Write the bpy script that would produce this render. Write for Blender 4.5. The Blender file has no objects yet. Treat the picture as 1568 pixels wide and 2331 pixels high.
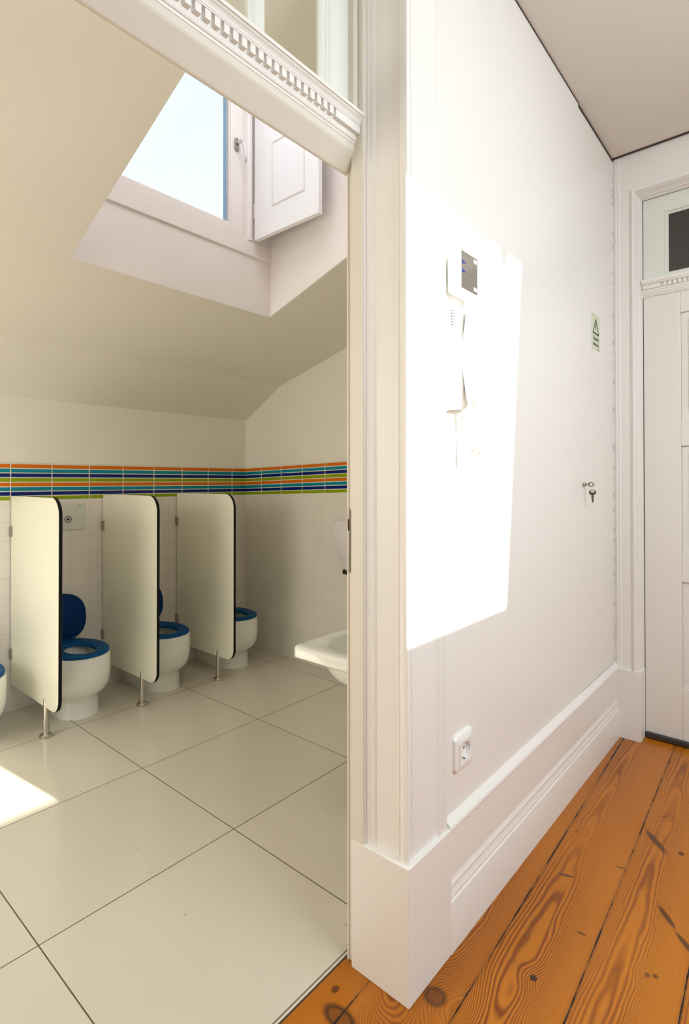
import bpy, bmesh, math, random
from mathutils import Vector, Matrix
random.seed(7)
S = bpy.context.scene
C = S.collection

# ------------------------------------------------------------------ camera
F_PX, PX, PY = 1246.43, 784.0, 1085.19
YAW, PITCH, ROLL = math.radians(-40.809), math.radians(0.463), math.radians(-0.038)
def cam_axes():
    cy, sy, cp, sp = math.cos(YAW), math.sin(YAW), math.cos(PITCH), math.sin(PITCH)
    f = Vector((sy*cp, cy*cp, sp)); r = Vector((cy, -sy, 0)); u = r.cross(f)
    c, s = math.cos(ROLL), math.sin(ROLL)
    return r*c+u*s, u*c-r*s, f
cd = bpy.data.cameras.new('camera'); cam = bpy.data.objects.new('camera', cd); C.objects.link(cam)
r_, u_, f_ = cam_axes()
M = Matrix((r_, u_, -f_)).transposed().to_4x4(); M.translation = (0, 0, 1.25)
cam.matrix_world = M
cd.sensor_fit = 'HORIZONTAL'; cd.sensor_width = 36; cd.lens = F_PX/1568*36
cd.shift_x = 0; cd.shift_y = (PY-1165.5)/1568; cd.clip_start = 0.02
S.camera = cam

# ------------------------------------------------------------------ light
SUN_DIR = Vector((-1, -0.133, -0.56))
SUN_E, SKY_E = 15.0, 1.08
AREA_SOUTH, AREA_BATH, AREA_EAST, AREA_DORMER = 4.0, 30.0, 46.0, 8.0
w = bpy.data.worlds.new('sky'); S.world = w; w.use_nodes = True
nt = w.node_tree; nt.nodes.clear()
wo = nt.nodes.new('ShaderNodeOutputWorld'); bg = nt.nodes.new('ShaderNodeBackground')
tc = nt.nodes.new('ShaderNodeTexCoord'); sx = nt.nodes.new('ShaderNodeSeparateXYZ'); cr = nt.nodes.new('ShaderNodeValToRGB')
nt.links.new(tc.outputs['Generated'], sx.inputs[0]); nt.links.new(sx.outputs[2], cr.inputs[0])
cr.color_ramp.elements[0].position = 0.35; cr.color_ramp.elements[0].color = (0.955, 0.97, 1.0, 1)
cr.color_ramp.elements[1].position = 0.75; cr.color_ramp.elements[1].color = (0.80, 0.90, 1.0, 1)
nt.links.new(cr.outputs[0], bg.inputs[0]); bg.inputs[1].default_value = SKY_E
nt.links.new(bg.outputs[0], wo.inputs[0])
def lamp(name, typ, loc, direc, energy, color, **k):
    d = bpy.data.lights.new(name, typ); o = bpy.data.objects.new(name, d); C.objects.link(o)
    o.location = loc; o.rotation_euler = Vector(direc).to_track_quat('-Z', 'Y').to_euler()
    d.energy = energy; d.color = color
    for a, b in k.items(): setattr(d, a, b)
    return o
lamp('sun', 'SUN', (4, 1, 5), SUN_DIR, SUN_E, (1, .965, .90), angle=math.radians(.6))
lamp('fill_south', 'AREA', (0.6, -2.35, 1.5), (0, 1, 0), AREA_SOUTH, (1, .97, .93), shape='RECTANGLE', size=1.5, size_y=1.7)  # added fill lamp behind the camera, no window is built there
lamp('fill_bathroom', 'AREA', (-2.1, -1.35, 1.5), (0, 1, 0.05), AREA_BATH, (1, .955, .86), shape='RECTANGLE', size=1.4, size_y=1.3)  # added fill lamp in the unseen end of the bathroom, no window there
lamp('daylight_roof', 'AREA', (1.25, 1.1, 2.34), (-1, 0, -.8), AREA_EAST, (.85, .935, .98), shape='RECTANGLE', size=1.6, size_y=.9)
lamp('fill_dormer', 'AREA', (-1.78, 1.42, 3.38), (-.25, 0, -1), AREA_DORMER, (.93, .95, 1), shape='RECTANGLE', size=.7, size_y=.9)  # added lamp under the closed dormer ceiling, brightens the shaft
S.view_settings.view_transform = 'Standard'; S.view_settings.look = 'None'
S.view_settings.gamma = 1; S.view_settings.use_curve_mapping = False
S.view_settings.exposure = 0.0
S.cycles.max_bounces = 12; S.cycles.diffuse_bounces = 8; S.cycles.transparent_max_bounces = 12
S.cycles.use_denoising = True; S.cycles.sample_clamp_indirect = 6

# ------------------------------------------------------------------ node helper
class E:
    def __init__(s, nt, sock): s.nt, s.s = nt, sock
    def _m(s, op, *a):
        n = s.nt.nodes.new('ShaderNodeMath'); n.operation = op
        for i, v in enumerate((s,)+a):
            if isinstance(v, E): s.nt.links.new(v.s, n.inputs[i])
            else: n.inputs[i].default_value = v
        return E(s.nt, n.outputs[0])
    def __add__(s, o): return s._m('ADD', o)
    __radd__ = __add__
    def __mul__(s, o): return s._m('MULTIPLY', o)
    __rmul__ = __mul__
    def __sub__(s, o): return s._m('SUBTRACT', o)
    def __rsub__(s, o): return (s*-1)+o
    def __truediv__(s, o): return s._m('DIVIDE', o)
    def floor(s): return s._m('FLOOR')
    def fract(s): return s._m('FRACT')
    def abs(s): return s._m('ABSOLUTE')
    def lt(s, o): return s._m('LESS_THAN', o)
    def gt(s, o): return s._m('GREATER_THAN', o)
    def mod(s, o): return s._m('FLOORED_MODULO', o)
    def mx(s, o): return s._m('MAXIMUM', o)
    def mn(s, o): return s._m('MINIMUM', o)
    def sin(s): return s._m('SINE')
    def exp(s): return s._m('EXPONENT')
    def pw(s, o): return s._m('POWER', o)
    def clamp(s): return s.mx(0.0).mn(1.0)
    def ss(s, a, b):
        n = s.nt.nodes.new('ShaderNodeMapRange'); n.interpolation_type = 'SMOOTHSTEP'
        s.nt.links.new(s.s, n.inputs[0]); n.inputs[1].default_value = a; n.inputs[2].default_value = b
        return E(s.nt, n.outputs[0])
def combine(nt, *v):
    n = nt.nodes.new('ShaderNodeCombineXYZ')
    for i, x in enumerate(v):
        if isinstance(x, E): nt.links.new(x.s, n.inputs[i])
        else: n.inputs[i].default_value = x
    return n.outputs[0]
def noise(nt, vec, scale=1, detail=2, rough=.5, dist=0):
    n = nt.nodes.new('ShaderNodeTexNoise'); nt.links.new(vec, n.inputs['Vector'])
    n.inputs['Scale'].default_value = scale; n.inputs['Detail'].default_value = detail
    n.inputs['Roughness'].default_value = rough; n.inputs['Distortion'].default_value = dist
    return E(nt, n.outputs['Fac'])
def white(nt, e):
    n = nt.nodes.new('ShaderNodeTexWhiteNoise'); n.noise_dimensions = '1D'; nt.links.new(e.s, n.inputs['W'])
    return E(nt, n.outputs['Value'])
def mixc(nt, f, a, b):
    n = nt.nodes.new('ShaderNodeMix'); n.data_type = 'RGBA'
    for i, v in ((0, f), (6, a), (7, b)):
        if isinstance(v, E): nt.links.new(v.s, n.inputs[i])
        elif isinstance(v, bpy.types.NodeSocket): nt.links.new(v, n.inputs[i])
        elif i == 0: n.inputs[0].default_value = v
        else: n.inputs[i].default_value = (*v, 1)
    return n.outputs[2]
def objxyz(nt):
    t = nt.nodes.new('ShaderNodeTexCoord'); s = nt.nodes.new('ShaderNodeSeparateXYZ'); nt.links.new(t.outputs['Object'], s.inputs[0])
    return [E(nt, s.outputs[i]) for i in range(3)], t.outputs['Object']
def mat(name, col=(.8, .8, .8), rough=.5, metal=0, coat=0, spec=.5, bump=0, bscale=60, vary=0):
    m = bpy.data.materials.new(name); m.use_nodes = True; nt = m.node_tree; b = nt.nodes['Principled BSDF']
    b.inputs['Base Color'].default_value = (*col, 1); b.inputs['Roughness'].default_value = rough
    b.inputs['Metallic'].default_value = metal; b.inputs['Coat Weight'].default_value = coat; b.inputs['Specular IOR Level'].default_value = spec
    _, oc = objxyz(nt)
    if vary:
        n = noise(nt, oc, 2.3, 3)
        nt.links.new(mixc(nt, n, [c*(1-vary) for c in col], [min(1, c*(1+vary)) for c in col]), b.inputs['Base Color'])
    if bump:
        n = noise(nt, oc, bscale, 3); bp = nt.nodes.new('ShaderNodeBump'); bp.inputs['Strength'].default_value = bump; bp.inputs['Distance'].default_value = .002
        nt.links.new(n.s, bp.inputs['Height']); nt.links.new(bp.outputs[0], b.inputs['Normal'])
    return m
def getb(m): return m.node_tree, m.node_tree.nodes['Principled BSDF']

WHITE = mat('white_gloss_paint', (.84, .832, .808), .38, bump=.12, bscale=25, vary=.015)
CORR_CEIL = mat('corridor_ceiling_paint', (.74, .70, .65), .8, vary=.02)
CREAM = mat('cream_wall_paint', (.765, .735, .665), .75, vary=.02)
FRAMEP = mat('door_frame_paint', (.73, .70, .625), .4, bump=.1, bscale=20, vary=.02)
WINP = mat('window_paint', (.80, .755, .735), .45, vary=.02)
SHUT = mat('shutter_paint', (.88, .88, .91), .3)
SASHG = mat('transom_sash_paint', (.76, .79, .74), .4, vary=.02)
DARK = mat('dark_void', (.02, .018, .016), .8)
PANEL = mat('cream_laminate', (.79, .79, .675), .32, vary=.01)
BLACKE = mat('black_edge', (.005, .005, .005), .6, spec=.2)
STEEL = mat('brushed_steel', (.55, .52, .47), .28, 1, bump=.1, bscale=200)
NICKEL = mat('satin_nickel', (.34, .30, .26), .4, .7)
CHROME = mat('chrome', (.75, .75, .76), .12, 1)
CERAM = mat('white_ceramic', (.80, .815, .775), .08, coat=.5)
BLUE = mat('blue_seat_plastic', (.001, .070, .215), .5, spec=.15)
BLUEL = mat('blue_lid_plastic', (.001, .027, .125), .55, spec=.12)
PLATE = mat('flush_plate_plastic', (.62, .64, .60), .35)
PLAST = mat('white_plastic', (.86, .86, .85), .3)
DISP = mat('lilac_white_plastic', (.72, .69, .71), .3)
BLACK = mat('black_plastic', (.01, .01, .01), .5)
SCREEN = mat('grey_screen', (.078, .070, .064), .1, coat=.3)
SIGNM = mat('photoluminescent_sign', (.66, .74, .56), .4)
INK = mat('sign_ink', (.02, .025, .015), .6)
DOORP = mat('door_paint', (.80, .79, .75), .35, bump=.1, bscale=15, vary=.012)
GAP = mat('shadow_gap', (.05, .035, .03), .9)
UNLIT_PANE = mat('unlit_room_glass', (.035, .032, .028), .25, spec=.8)  # darkness of the unlit room behind is put into the pane colour
SEAL = mat('dark_rubber_seal', (.04, .04, .04), .45)
CORD = mat('cream_cord', (.80, .77, .68), .4)
OUT = mat('roof_outside', (.4, .38, .35), .9)

def glass(name, refl=.25):
    m = bpy.data.materials.new(name); m.use_nodes = True; nt = m.node_tree; nt.nodes.remove(nt.nodes['Principled BSDF'])
    t = nt.nodes.new('ShaderNodeBsdfTransparent'); g = nt.nodes.new('ShaderNodeBsdfGlossy'); mx = nt.nodes.new('ShaderNodeMixShader')
    t.inputs[0].default_value = (.98, .99, .98, 1); g.inputs['Roughness'].default_value = .02
    lw = nt.nodes.new('ShaderNodeLayerWeight'); lw.inputs[0].default_value = .5
    fr = E(nt, lw.outputs['Facing']).pw(4.0)*refl+refl*.08
    nt.links.new(fr.s, mx.inputs[0]); nt.links.new(t.outputs[0], mx.inputs[1]); nt.links.new(g.outputs[0], mx.inputs[2])
    nt.links.new(mx.outputs[0], nt.nodes['Material Output'].inputs[0]); return m
GLASS = glass('clear_glass'); GLASSW = glass('window_glass', .03)

# large floor tiles
def tile_floor():
    m = mat('bathroom_floor_tile', rough=.17, spec=.5); nt, b = getb(m); (x, y, z), oc = objxyz(nt)
    gx = ((x+1.5925)/.6375).fract(); gy = ((y-.584)/.6515).fract()
    dx = gx.mn(1-gx)*.6375; dy = gy.mn(1-gy)*.6515
    g = 1-(dx.mn(dy)).ss(.0011, .0022)
    ids = ((x+1.5925)/.6375).floor()*7.1+((y-.584)/.6515).floor()*3.3
    tv = white(nt, ids); n = noise(nt, oc, 3, 4)
    base = mixc(nt, (tv*.5+n*.5), (.585, .55, .46), (.64, .60, .505))
    spots = noise(nt, oc, 38, 1).ss(.80, .82)
    c = mixc(nt, g.mx(spots*.5), base, (.10, .075, .045))
    nt.links.new(c, b.inputs['Base Color'])
    nt.links.new((g*.6+.16+n*.05).s, b.inputs['Roughness'])
    bp = nt.nodes.new('ShaderNodeBump'); bp.inputs['Distance'].default_value = .001; bp.inputs['Strength'].default_value = .6
    nt.links.new((1-g).s, bp.inputs['Height']); nt.links.new(bp.outputs[0], b.inputs['Normal'])
    return m
TILEF = tile_floor()

# small white wall tiles; axis 0 runs along x, 1 along y
def wall_tile(axis, off, pitch, ca=(.74, .70, .655), cb=(.765, .725, .68), gs=.5):
    m = mat('white_wall_tile', rough=.22); nt, b = getb(m); co, oc = objxyz(nt); h = co[axis]; z = co[2]
    a = ((h-off)/pitch).fract(); c = ((z-.018)/.1008).fract()
    d = (a.mn(1-a)*pitch).mn(c.mn(1-c)*.1008)
    g = 1-d.ss(.0006, .0016)
    idn = ((h-off)/pitch).floor()*3.7+((z-.018)/.1008).floor()*9.3
    base = mixc(nt, white(nt, idn), ca, cb)
    nt.links.new(mixc(nt, g*gs, base, (.42, .37, .31)), b.inputs['Base Color'])
    bp = nt.nodes.new('ShaderNodeBump'); bp.inputs['Distance'].default_value = .0008; bp.inputs['Strength'].default_value = .5
    nt.links.new((1-g).s, bp.inputs['Height']); nt.links.new(bp.outputs[0], b.inputs['Normal'])
    nt.links.new((g*.4+.2).s, b.inputs['Roughness'])
    return m
# coloured strip band, 8 strips, local z measured from the band's lower edge (slope = rise per metre along the axis)
def band(axis, off, pitch, z0, h, slope=0, s0=0):
    m = mat('striped_tile_band', rough=.2, spec=.3); nt, b = getb(m); co, oc = objxyz(nt); u = co[axis]; z = co[2]
    zz = (z-z0-((u-s0)*slope))/(h/8)
    row = zz.floor(); fz = zz.fract(); fu = ((u-off)/pitch).fract()
    g = (1-(fz.mn(1-fz)*(h/8)).ss(.0018, .0030)).mx(1-(fu.mn(1-fu)*pitch).ss(.0018, .003))
    k = row.mod(4.0)          # 0 green 1 navy 2 teal 3 orange
    c = mixc(nt, k.gt(.5), (.25, .34, .002), (.001, .015, .15))
    c = mixc(nt, k.gt(1.5), c, (.002, .23, .31)); c = mixc(nt, k.gt(2.5), c, (.64, .145, .002))
    c = mixc(nt, g, c, (.72, .69, .60)); nt.links.new(c, b.inputs['Base Color'])
    nt.links.new((g*.5+.12).s, b.inputs['Roughness'])
    bp = nt.nodes.new('ShaderNodeBump'); bp.inputs['Distance'].default_value = .0012; bp.inputs['Strength'].default_value = .6
    nt.links.new((1-g).s, bp.inputs['Height']); nt.links.new(bp.outputs[0], b.inputs['Normal'])
    return m

def pine():
    m = mat('pine_floorboards', rough=.3, coat=.1, spec=.35); nt, b = getb(m); (x, y, z), oc = objxyz(nt)
    u = x+.039*y
    q = (u+.192)/.207; k = q.floor(); ul = q.fract()-.5      # across one board, -0.5..0.5
    r1 = white(nt, k+.37); r2 = white(nt, k+7.7); r3 = white(nt, k+19.1)
    # knots: (x, y, radius, elongation in y, darkness, tilt)
    KN = [(-.709,1.156,.030,.95,.9),(-.548,1.36,.0095,1.15,1.0),(-.353,2.135,.011,1.1,.85),(-.317,1.565,.007,1.2,.7),(-.333,1.556,.007,1.2,.7),
          (-.85,.965,.05,.55,1.0),(-.77,.86,.02,1.2,.7),(-.655,2.03,.008,1.3,.4),(-.905,1.012,.01,1.3,.8)]
    kn = None; dark = None; lite = None
    for (kx, ky, rr, el, dk) in KN:
        dx = (x-kx)/rr; dy = (y-ky)/(rr*el); d2 = dx*dx+dy*dy
        e1 = (d2*-.09).exp()
        kn = e1*(2.3*rr/.02) if kn is None else kn+e1*(2.3*rr/.02)
        core = (1-(d2).ss(.35, 1.3))*dk
        dark = core if dark is None else dark.mx(core)
        if rr > .025:
            l2 = (1-d2.ss(.12, .55)); lite = l2 if lite is None else lite.mx(l2)
    SP = [(-.432,2.15,.014,-.55,.075),(-.335,1.80,.010,-.55,.05),(-.27,1.72,.01,-.5,.06),(-.49,1.93,.004,.2,.016),(-.50,1.58,.004,0,.015),(-.44,2.33,.005,.5,.016),(-.61,1.78,.006,.2,.03)]
    for (kx, ky, wd, sl, ln) in SP:     # slanting spike knots
        c, s = math.cos(sl*1.6), math.sin(sl*1.6)
        a = (x-kx)*c+(y-ky)*s; o = (y-ky)*c-(x-kx)*s
        d2 = (a/ln)*(a/ln)+(o/wd)*(o/wd)
        dark = dark.mx((1-d2.ss(.3, 1.1))*.85)
    v = combine(nt, u*6, y*1.1, k*3.3)
    nz = noise(nt, v, 1.0, 3, .55); nz2 = noise(nt, combine(nt, u*26, y*9, k*1.7), 1.0, 2)
    p = (ul+(r1-.5)*.5+(nz-.5)*.45)
    fld = (p*p)*(13+r2*10) + y*(r3*.8+.35) + nz*1.2 + nz2*.30 + kn
    rg = (fld*19).sin()*.5+.5
    rg = rg.pw(1.6)
    fine = noise(nt, combine(nt, u*260, y*4, k), 1.0, 2, .6)
    amp = (p.abs()).ss(.75, .05)*.65+.25
    amp = amp*(noise(nt, combine(nt, u*3, y*1.1, 3.0), 1.0, 1).ss(.30, .62)*.75+.25)
    big = noise(nt, combine(nt, u*5, y*1.2, k*2), 1.0, 2)
    tone = (big*.9+(r1-.5)*.30).clamp()
    light = mixc(nt, tone, (.38, .107, .004), (.57, .20, .008))
    darkc = mixc(nt, tone, (.11, .019, .001), (.21, .046, .002))
    c = mixc(nt, (rg*amp+fine*.32-.08).clamp(), light, darkc)
    c = mixc(nt, dark*(1-lite*.75)*.93, c, (.018, .006, .003)); c = mixc(nt, lite*.6, c, (.14, .035, .006))
    jn = noise(nt, combine(nt, u*6, y*7, 0.0), 1.0, 4, .7)
    e = (.5-ul.abs())*.207
    wv = noise(nt, combine(nt, 0.0, y*26, k), 1.0, 3, .7)
    gapw = jn.ss(.38, .62)*.0020+(wv-.4)*.0024
    gapm = e.lt(gapw)
    soft = (1-e.ss(.0, .012))*.38
    c = mixc(nt, soft*(jn*.7+.3), c, (.05, .018, .008))
    c = mixc(nt, gapm, c, (.004, .003, .003))
    nt.links.new(c, b.inputs['Base Color'])
    nt.links.new((rg*.10+.26+gapm*.4).s, b.inputs['Roughness'])
    bp = nt.nodes.new('ShaderNodeBump'); bp.inputs['Distance'].default_value = .0015; bp.inputs['Strength'].default_value = .35
    nt.links.new((rg*-.15*amp-gapm*2-dark*.3).s, bp.inputs['Height']); nt.links.new(bp.outputs[0], b.inputs['Normal'])
    return m
PINE = pine()

# ------------------------------------------------------------------ mesh helpers
def new(): return bmesh.new()
def box(bm, x0, x1, y0, y1, z0, z1):
    v = [bm.verts.new((x, y, z)) for x in (x0, x1) for y in (y0, y1) for z in (z0, z1)]
    for f in ((0,1,3,2),(4,6,7,5),(0,4,5,1),(2,3,7,6),(0,2,6,4),(1,5,7,3)): bm.faces.new([v[i] for i in f])
    return bm
def poly(bm, pts): return bm.faces.new([bm.verts.new(p) for p in pts])
def prism(bm, pts, axis, a, b, warp=None):
    """pts are 2D; axis 'x': pts=(y,z) 'y': pts=(x,z) 'z': pts=(x,y); warp(p)->p adjusts end b"""
    def mk(p, t):
        return {'x': (t, p[0], p[1]), 'y': (p[0], t, p[1]), 'z': (p[0], p[1], t)}[axis]
    A = [bm.verts.new(mk(p, a)) for p in pts]; B = [bm.verts.new(mk(warp(p) if warp else p, b)) for p in pts]
    n = len(pts)
    bm.faces.new(A); bm.faces.new(B[::-1])
    for i in range(n): bm.faces.new((A[i], B[i], B[(i+1) % n], A[(i+1) % n]))
    return bm
def loft(bm, rings, cap0=True, cap1=True):
    R = [[bm.verts.new(p) for p in r] for r in rings]; n = len(R[0])
    for a, b in zip(R, R[1:]):
        for i in range(n): bm.faces.new((a[i], a[(i+1) % n], b[(i+1) % n], b[i]))
    if cap0: bm.faces.new(R[0][::-1])
    if cap1: bm.faces.new(R[-1])
    return bm
def cyl(bm, p0, p1, r, n=24, r1=None):
    p0, p1 = Vector(p0), Vector(p1); d = (p1-p0).normalized(); a = d.orthogonal().normalized(); b = d.cross(a); r1 = r if r1 is None else r1
    return loft(bm, [[p+(a*math.cos(t)+b*math.sin(t))*q for t in [2*math.pi*i/n for i in range(n)]] for p, q in ((p0, r), (p1, r1))])
def tube(bm, pts, r, n=8, closed=False):
    pts = [Vector(p) for p in pts]; T = []
    for i in range(len(pts)):
        a = pts[max(i-1, 0)]; b = pts[min(i+1, len(pts)-1)]; T.append((b-a).normalized())
    nrm = T[0].orthogonal().normalized(); rings = []
    for p, t in zip(pts, T):
        nrm = (nrm-t*nrm.dot(t)).normalized(); bi = t.cross(nrm)
        rings.append([p+(nrm*math.cos(k)+bi*math.sin(k))*r for k in [2*math.pi*i/n for i in range(n)]])
    return loft(bm, rings)
def sphere(bm, c, rx, ry, rz, u=24, v=12):
    r = bmesh.ops.create_uvsphere(bm, u_segments=u, v_segments=v, radius=1)
    for q in r['verts']: q.co = Vector((c[0]+q.co.x*rx, c[1]+q.co.y*ry, c[2]+q.co.z*rz))
    return bm
def obj(name, bm, m, parent=None, bevel=0, smooth=False, seg=2, **tags):
    bmesh.ops.recalc_face_normals(bm, faces=bm.faces)
    me = bpy.data.meshes.new(name); bm.to_mesh(me); bm.free(); me.materials.append(m)
    o = bpy.data.objects.new(name, me); C.objects.link(o)
    if parent: o.parent = parent; o.matrix_parent_inverse = Matrix.Identity(4)
    if smooth:
        for p in me.polygons: p.use_smooth = True
        if smooth != 'all':
            me.set_sharp_from_angle(angle=math.radians(smooth if smooth is not True else 35))
    if bevel:
        bv = o.modifiers.new('bevel', 'BEVEL'); bv.width = bevel; bv.segments = seg; bv.limit_method = 'ANGLE'; bv.harden_normals = False
    for k, v in tags.items(): o[k] = v
    return o
def struct(name, bm, m, parent=None, label=None, **k):
    o = obj(name, bm, m, parent, **k)
    if not parent: o['kind'] = 'structure'
    if label: o['label'] = label; 
    return o
def thing(name, loc, label, cat, group=None):
    o = bpy.data.objects.new(name, None); o.empty_display_size = .05; C.objects.link(o); o.location = loc
    o['label'] = label; o['category'] = cat; o['kind'] = 'thing'
    if group: o['group'] = group
    return o
def shift(bm, v):
    for q in bm.verts: q.co -= Vector(v)
    return bm

# ------------------------------------------------------------------ key planes
XW = -.757          # corridor face of the west wall
def ceil_b(x):      # bathroom sloped ceiling height
    return 1.712+.5628*(x+3.34) if x < -2.935 else 1.94+.28*(x+2.935)

# ------------------------------------------------------------------ floors
bm = new(); box(bm, -.943, 2.3, -2.6, 3.05, -.12, 0); struct('floor', bm, PINE, label='orange varnished pine plank floor of the corridor')
bm = new(); box(bm, -3.45, -.947, -1.6, 2.8, -.12, 0.0015); struct('floor', bm, TILEF, label='large glossy beige square tile floor of the bathroom')
bm = new(); box(bm, -.947, -.943, -.25, 1.10, -.12, .0005); struct('trim_9', bm, GAP, label='dark joint between wooden floor and tile floor')

# ------------------------------------------------------------------ bathroom shell
bm = new(); box(bm, -3.45, -3.334, -1.6, 2.8, 0, 1.72); struct('wall_back', bm, CREAM, label='cream painted wall above the striped tiles behind the toilets')
bm = new(); box(bm, -3.334, -3.330, -1.6, 2.694, 0, 1.144); struct('wall_back', bm, wall_tile(1, 1.072, .1065), label='white square wall tiles behind the toilets')
bm = new(); box(bm, -3.334, -3.329, -1.6, 2.694, 1.144, 1.350); struct('trim_1', bm, band(1, 1.070, .2132, 1.144, .203), label='striped tile band in orange, teal, navy and green behind the toilets')
zr = [(-3.45, ceil_b(-3.34)), (-2.935, 1.94), (-.94, ceil_b(-.94)), (-.94, 0), (-3.45, 0)]
bm = new(); prism(bm, zr, 'y', 2.694, 2.80); struct('wall_right', bm, CREAM, label='cream painted end wall of the bathroom')
SL = .030
bm = new(); prism(bm, [(-3.329, 0), (-1.05, 0), (-1.05, 1.144+SL*2.28), (-3.329, 1.144)], 'y', 2.690, 2.694)
struct('wall_right', bm, wall_tile(0, -3.357, .1065, (.73, .715, .645), (.755, .74, .67), .3), label='white square tiles on the bathroom end wall')
bm = new(); prism(bm, [(-3.329, 1.144), (-1.05, 1.144+SL*2.28), (-1.05, 1.35+SL*2.28), (-3.329, 1.35)], 'y', 2.689, 2.694)
struct('trim_2', bm, band(0, -3.357, .2155, 1.144, .203, SL, -3.329), label='striped tile band on the bathroom end wall beside the corner')
bm = new(); prism(bm, [(-3.45, 0), (-.94, 0), (-.94, ceil_b(-.94)), (-2.935, 1.94), (-3.45, ceil_b(-3.34))], 'y', -1.7, -1.6)
struct('wall_left', bm, CREAM)
# ceiling: lower steep part, then flatter part with the dormer opening
def P(x, y, dz=0): return (x, y, ceil_b(x)+dz)
bm = new()
ys = (-1.6, 2.75)
poly(bm, [(-3.37, ys[0], ceil_b(-3.34)-.017), (-3.37, ys[1], ceil_b(-3.34)-.017), P(-2.9351, ys[1]), P(-2.9351, ys[0])])
TL, TR, BL, BR = (-1.25, .853), (-1.25, 1.918), (-2.24, .926), (-2.24, 1.975)
X0, X1 = -2.935, -.94
poly(bm, [P(X0, ys[0]), P(X1, ys[0]), P(X1, TL[1]), P(*TL), P(*BL), P(X0, BL[1])])
poly(bm, [P(X0, BL[1]), P(*BL), P(*BR), P(X0, BR[1])])
poly(bm, [P(X0, BR[1]), P(*BR), P(*TR), P(X1, TR[1]), P(X1, ys[1]), P(X0, ys[1])])
poly(bm, [P(*TL), P(X1, TL[1]), P(X1, TR[1]), P(*TR)])
bmesh.ops.remove_doubles(bm, verts=bm.verts, dist=.0005)
bmesh.ops.recalc_face_normals(bm, faces=bm.faces)
r = bmesh.ops.extrude_face_region(bm, geom=bm.faces[:])
for v in [g for g in r['geom'] if isinstance(g, bmesh.types.BMVert)]: v.co.z += .004
struct('ceiling', bm, CREAM, label='sloping cream bathroom ceiling around the dormer opening')
# dormer shaft
ZT = 3.42
bm = new()
def wallp(a, b, za, zb, zt, th, nrm):
    n = Vector(nrm)*th
    q = [(a[0], a[1], za), (b[0], b[1], zb), (b[0], b[1], zt), (a[0], a[1], zt)]
    v0 = [bm.verts.new(p) for p in q]; v1 = [bm.verts.new(Vector(p)+n) for p in q]
    bm.faces.new(v0); bm.faces.new(v1[::-1])
    for i in range(4): bm.faces.new((v0[i], v0[(i+1) % 4], v1[(i+1) % 4], v1[i]))
wallp(BR, TR, ceil_b(-2.24)+.0008, ceil_b(-1.25)+.0008, ZT, .06, (0, 1, 0))
struct('wall_dormer', bm, WINP, label='side wall of the dormer opening beside the shutter')
bm = new(); wallp(BL, TL, ceil_b(-2.24)+.0008, ceil_b(-1.25)+.0008, ZT, .06, (0, -1, 0)); struct('wall_dormer', bm, WINP)
bm = new(); box(bm, -2.34, -2.2385, .80, 2.05, ceil_b(-2.24)+.0012, 2.425); struct('wall_dormer', bm, WINP, label='lilac white dormer parapet below the window')
bm = new(); box(bm, -1.25, -1.19, .80, 1.98, ceil_b(-1.25), ZT); struct('wall_dormer', bm, WINP)
bm = new(); box(bm, -2.34, -1.19, .75, 2.08, ZT, ZT+.05); struct('ceiling', bm, CREAM)
# dormer window
W1 = bpy.data.objects.new('window_1', None); C.objects.link(W1); W1['kind'] = 'structure'; W1['label'] = 'white timber dormer window with clear glass and sky behind'
W1.location = (-2.24, 1.45, 2.425)
def wobj(n, bm, m, parent=W1, **k): return obj(n, shift(bm, W1.location), m, parent, **k)
bm = new(); box(bm, -2.30, -2.228, .80, 1.975, 2.425, 2.503); wobj('frame_sill', bm, WINP, bevel=.003)
bm = new(); prism(bm, [(-2.30, 1.788), (-2.245, 1.788), (-2.245, 1.800), (-2.238, 1.806), (-2.228, 1.812), (-2.222, 1.824), (-2.222, 1.838), (-2.228, 1.846), (-2.236, 1.849), (-2.236, 1.975), (-2.30, 1.975)], 'z', 2.503, ZT)
wobj('frame_post', bm, WINP, smooth=25)
bm = new(); box(bm, -2.30, -2.236, .80, .99, 2.503, ZT); wobj('frame_post', bm, WINP)
bm = new()
box(bm, -2.285, -2.230, 1.708, 1.782, 2.503, ZT-.02); box(bm, -2.285, -2.230, .99, 1.05, 2.503, ZT-.02); box(bm, -2.285, -2.2301, 1.05, 1.708, 2.503, 2.551)
prism(bm, [(1.05, 2.551), (1.708, 2.551), (1.708, 2.557), (1.05, 2.557)], 'x', -2.262, -2.236)
box(bm, -2.262, -2.236, 1.702, 1.708, 2.557, ZT-.02)
wobj('sash', bm, WINP, bevel=.002)
bm = new(); box(bm, -2.268, -2.250, 1.688, 1.693, 2.545, ZT-.02); wobj('glazing_spacer', bm, mat('blue_grey_spacer', (.22, .36, .50), .3, .3))
bm = new(); box(bm, -2.262, -2.258, 1.04, 1.695, 2.545, ZT-.02); wobj('pane', bm, GLASSW)
hd = new(); hp = []
for i in range(24):
    t = 2*math.pi*i/24; hp.append((1.742+.014*math.cos(t), 2.963+.020*math.copysign(1, math.sin(t))+.014*math.sin(t)))
prism(hd, hp, 'x', -2.230, -2.222); H = wobj('window_handle', hd, NICKEL, bevel=.001)
bm = new(); cyl(bm, (-2.222, 1.742, 2.968), (-2.195, 1.742, 2.968), .008); sphere(bm, (-2.19, 1.742, 2.968), .011, .011, .011)
tube(bm, [(-2.188, 1.742, 2.968), (-2.185, 1.752, 2.955), (-2.183, 1.762, 2.93), (-2.183, 1.766, 2.90), (-2.184, 1.766, 2.87)], .0075, 12)
wobj('lever', bm, CHROME, smooth='all', parent=H)
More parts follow.
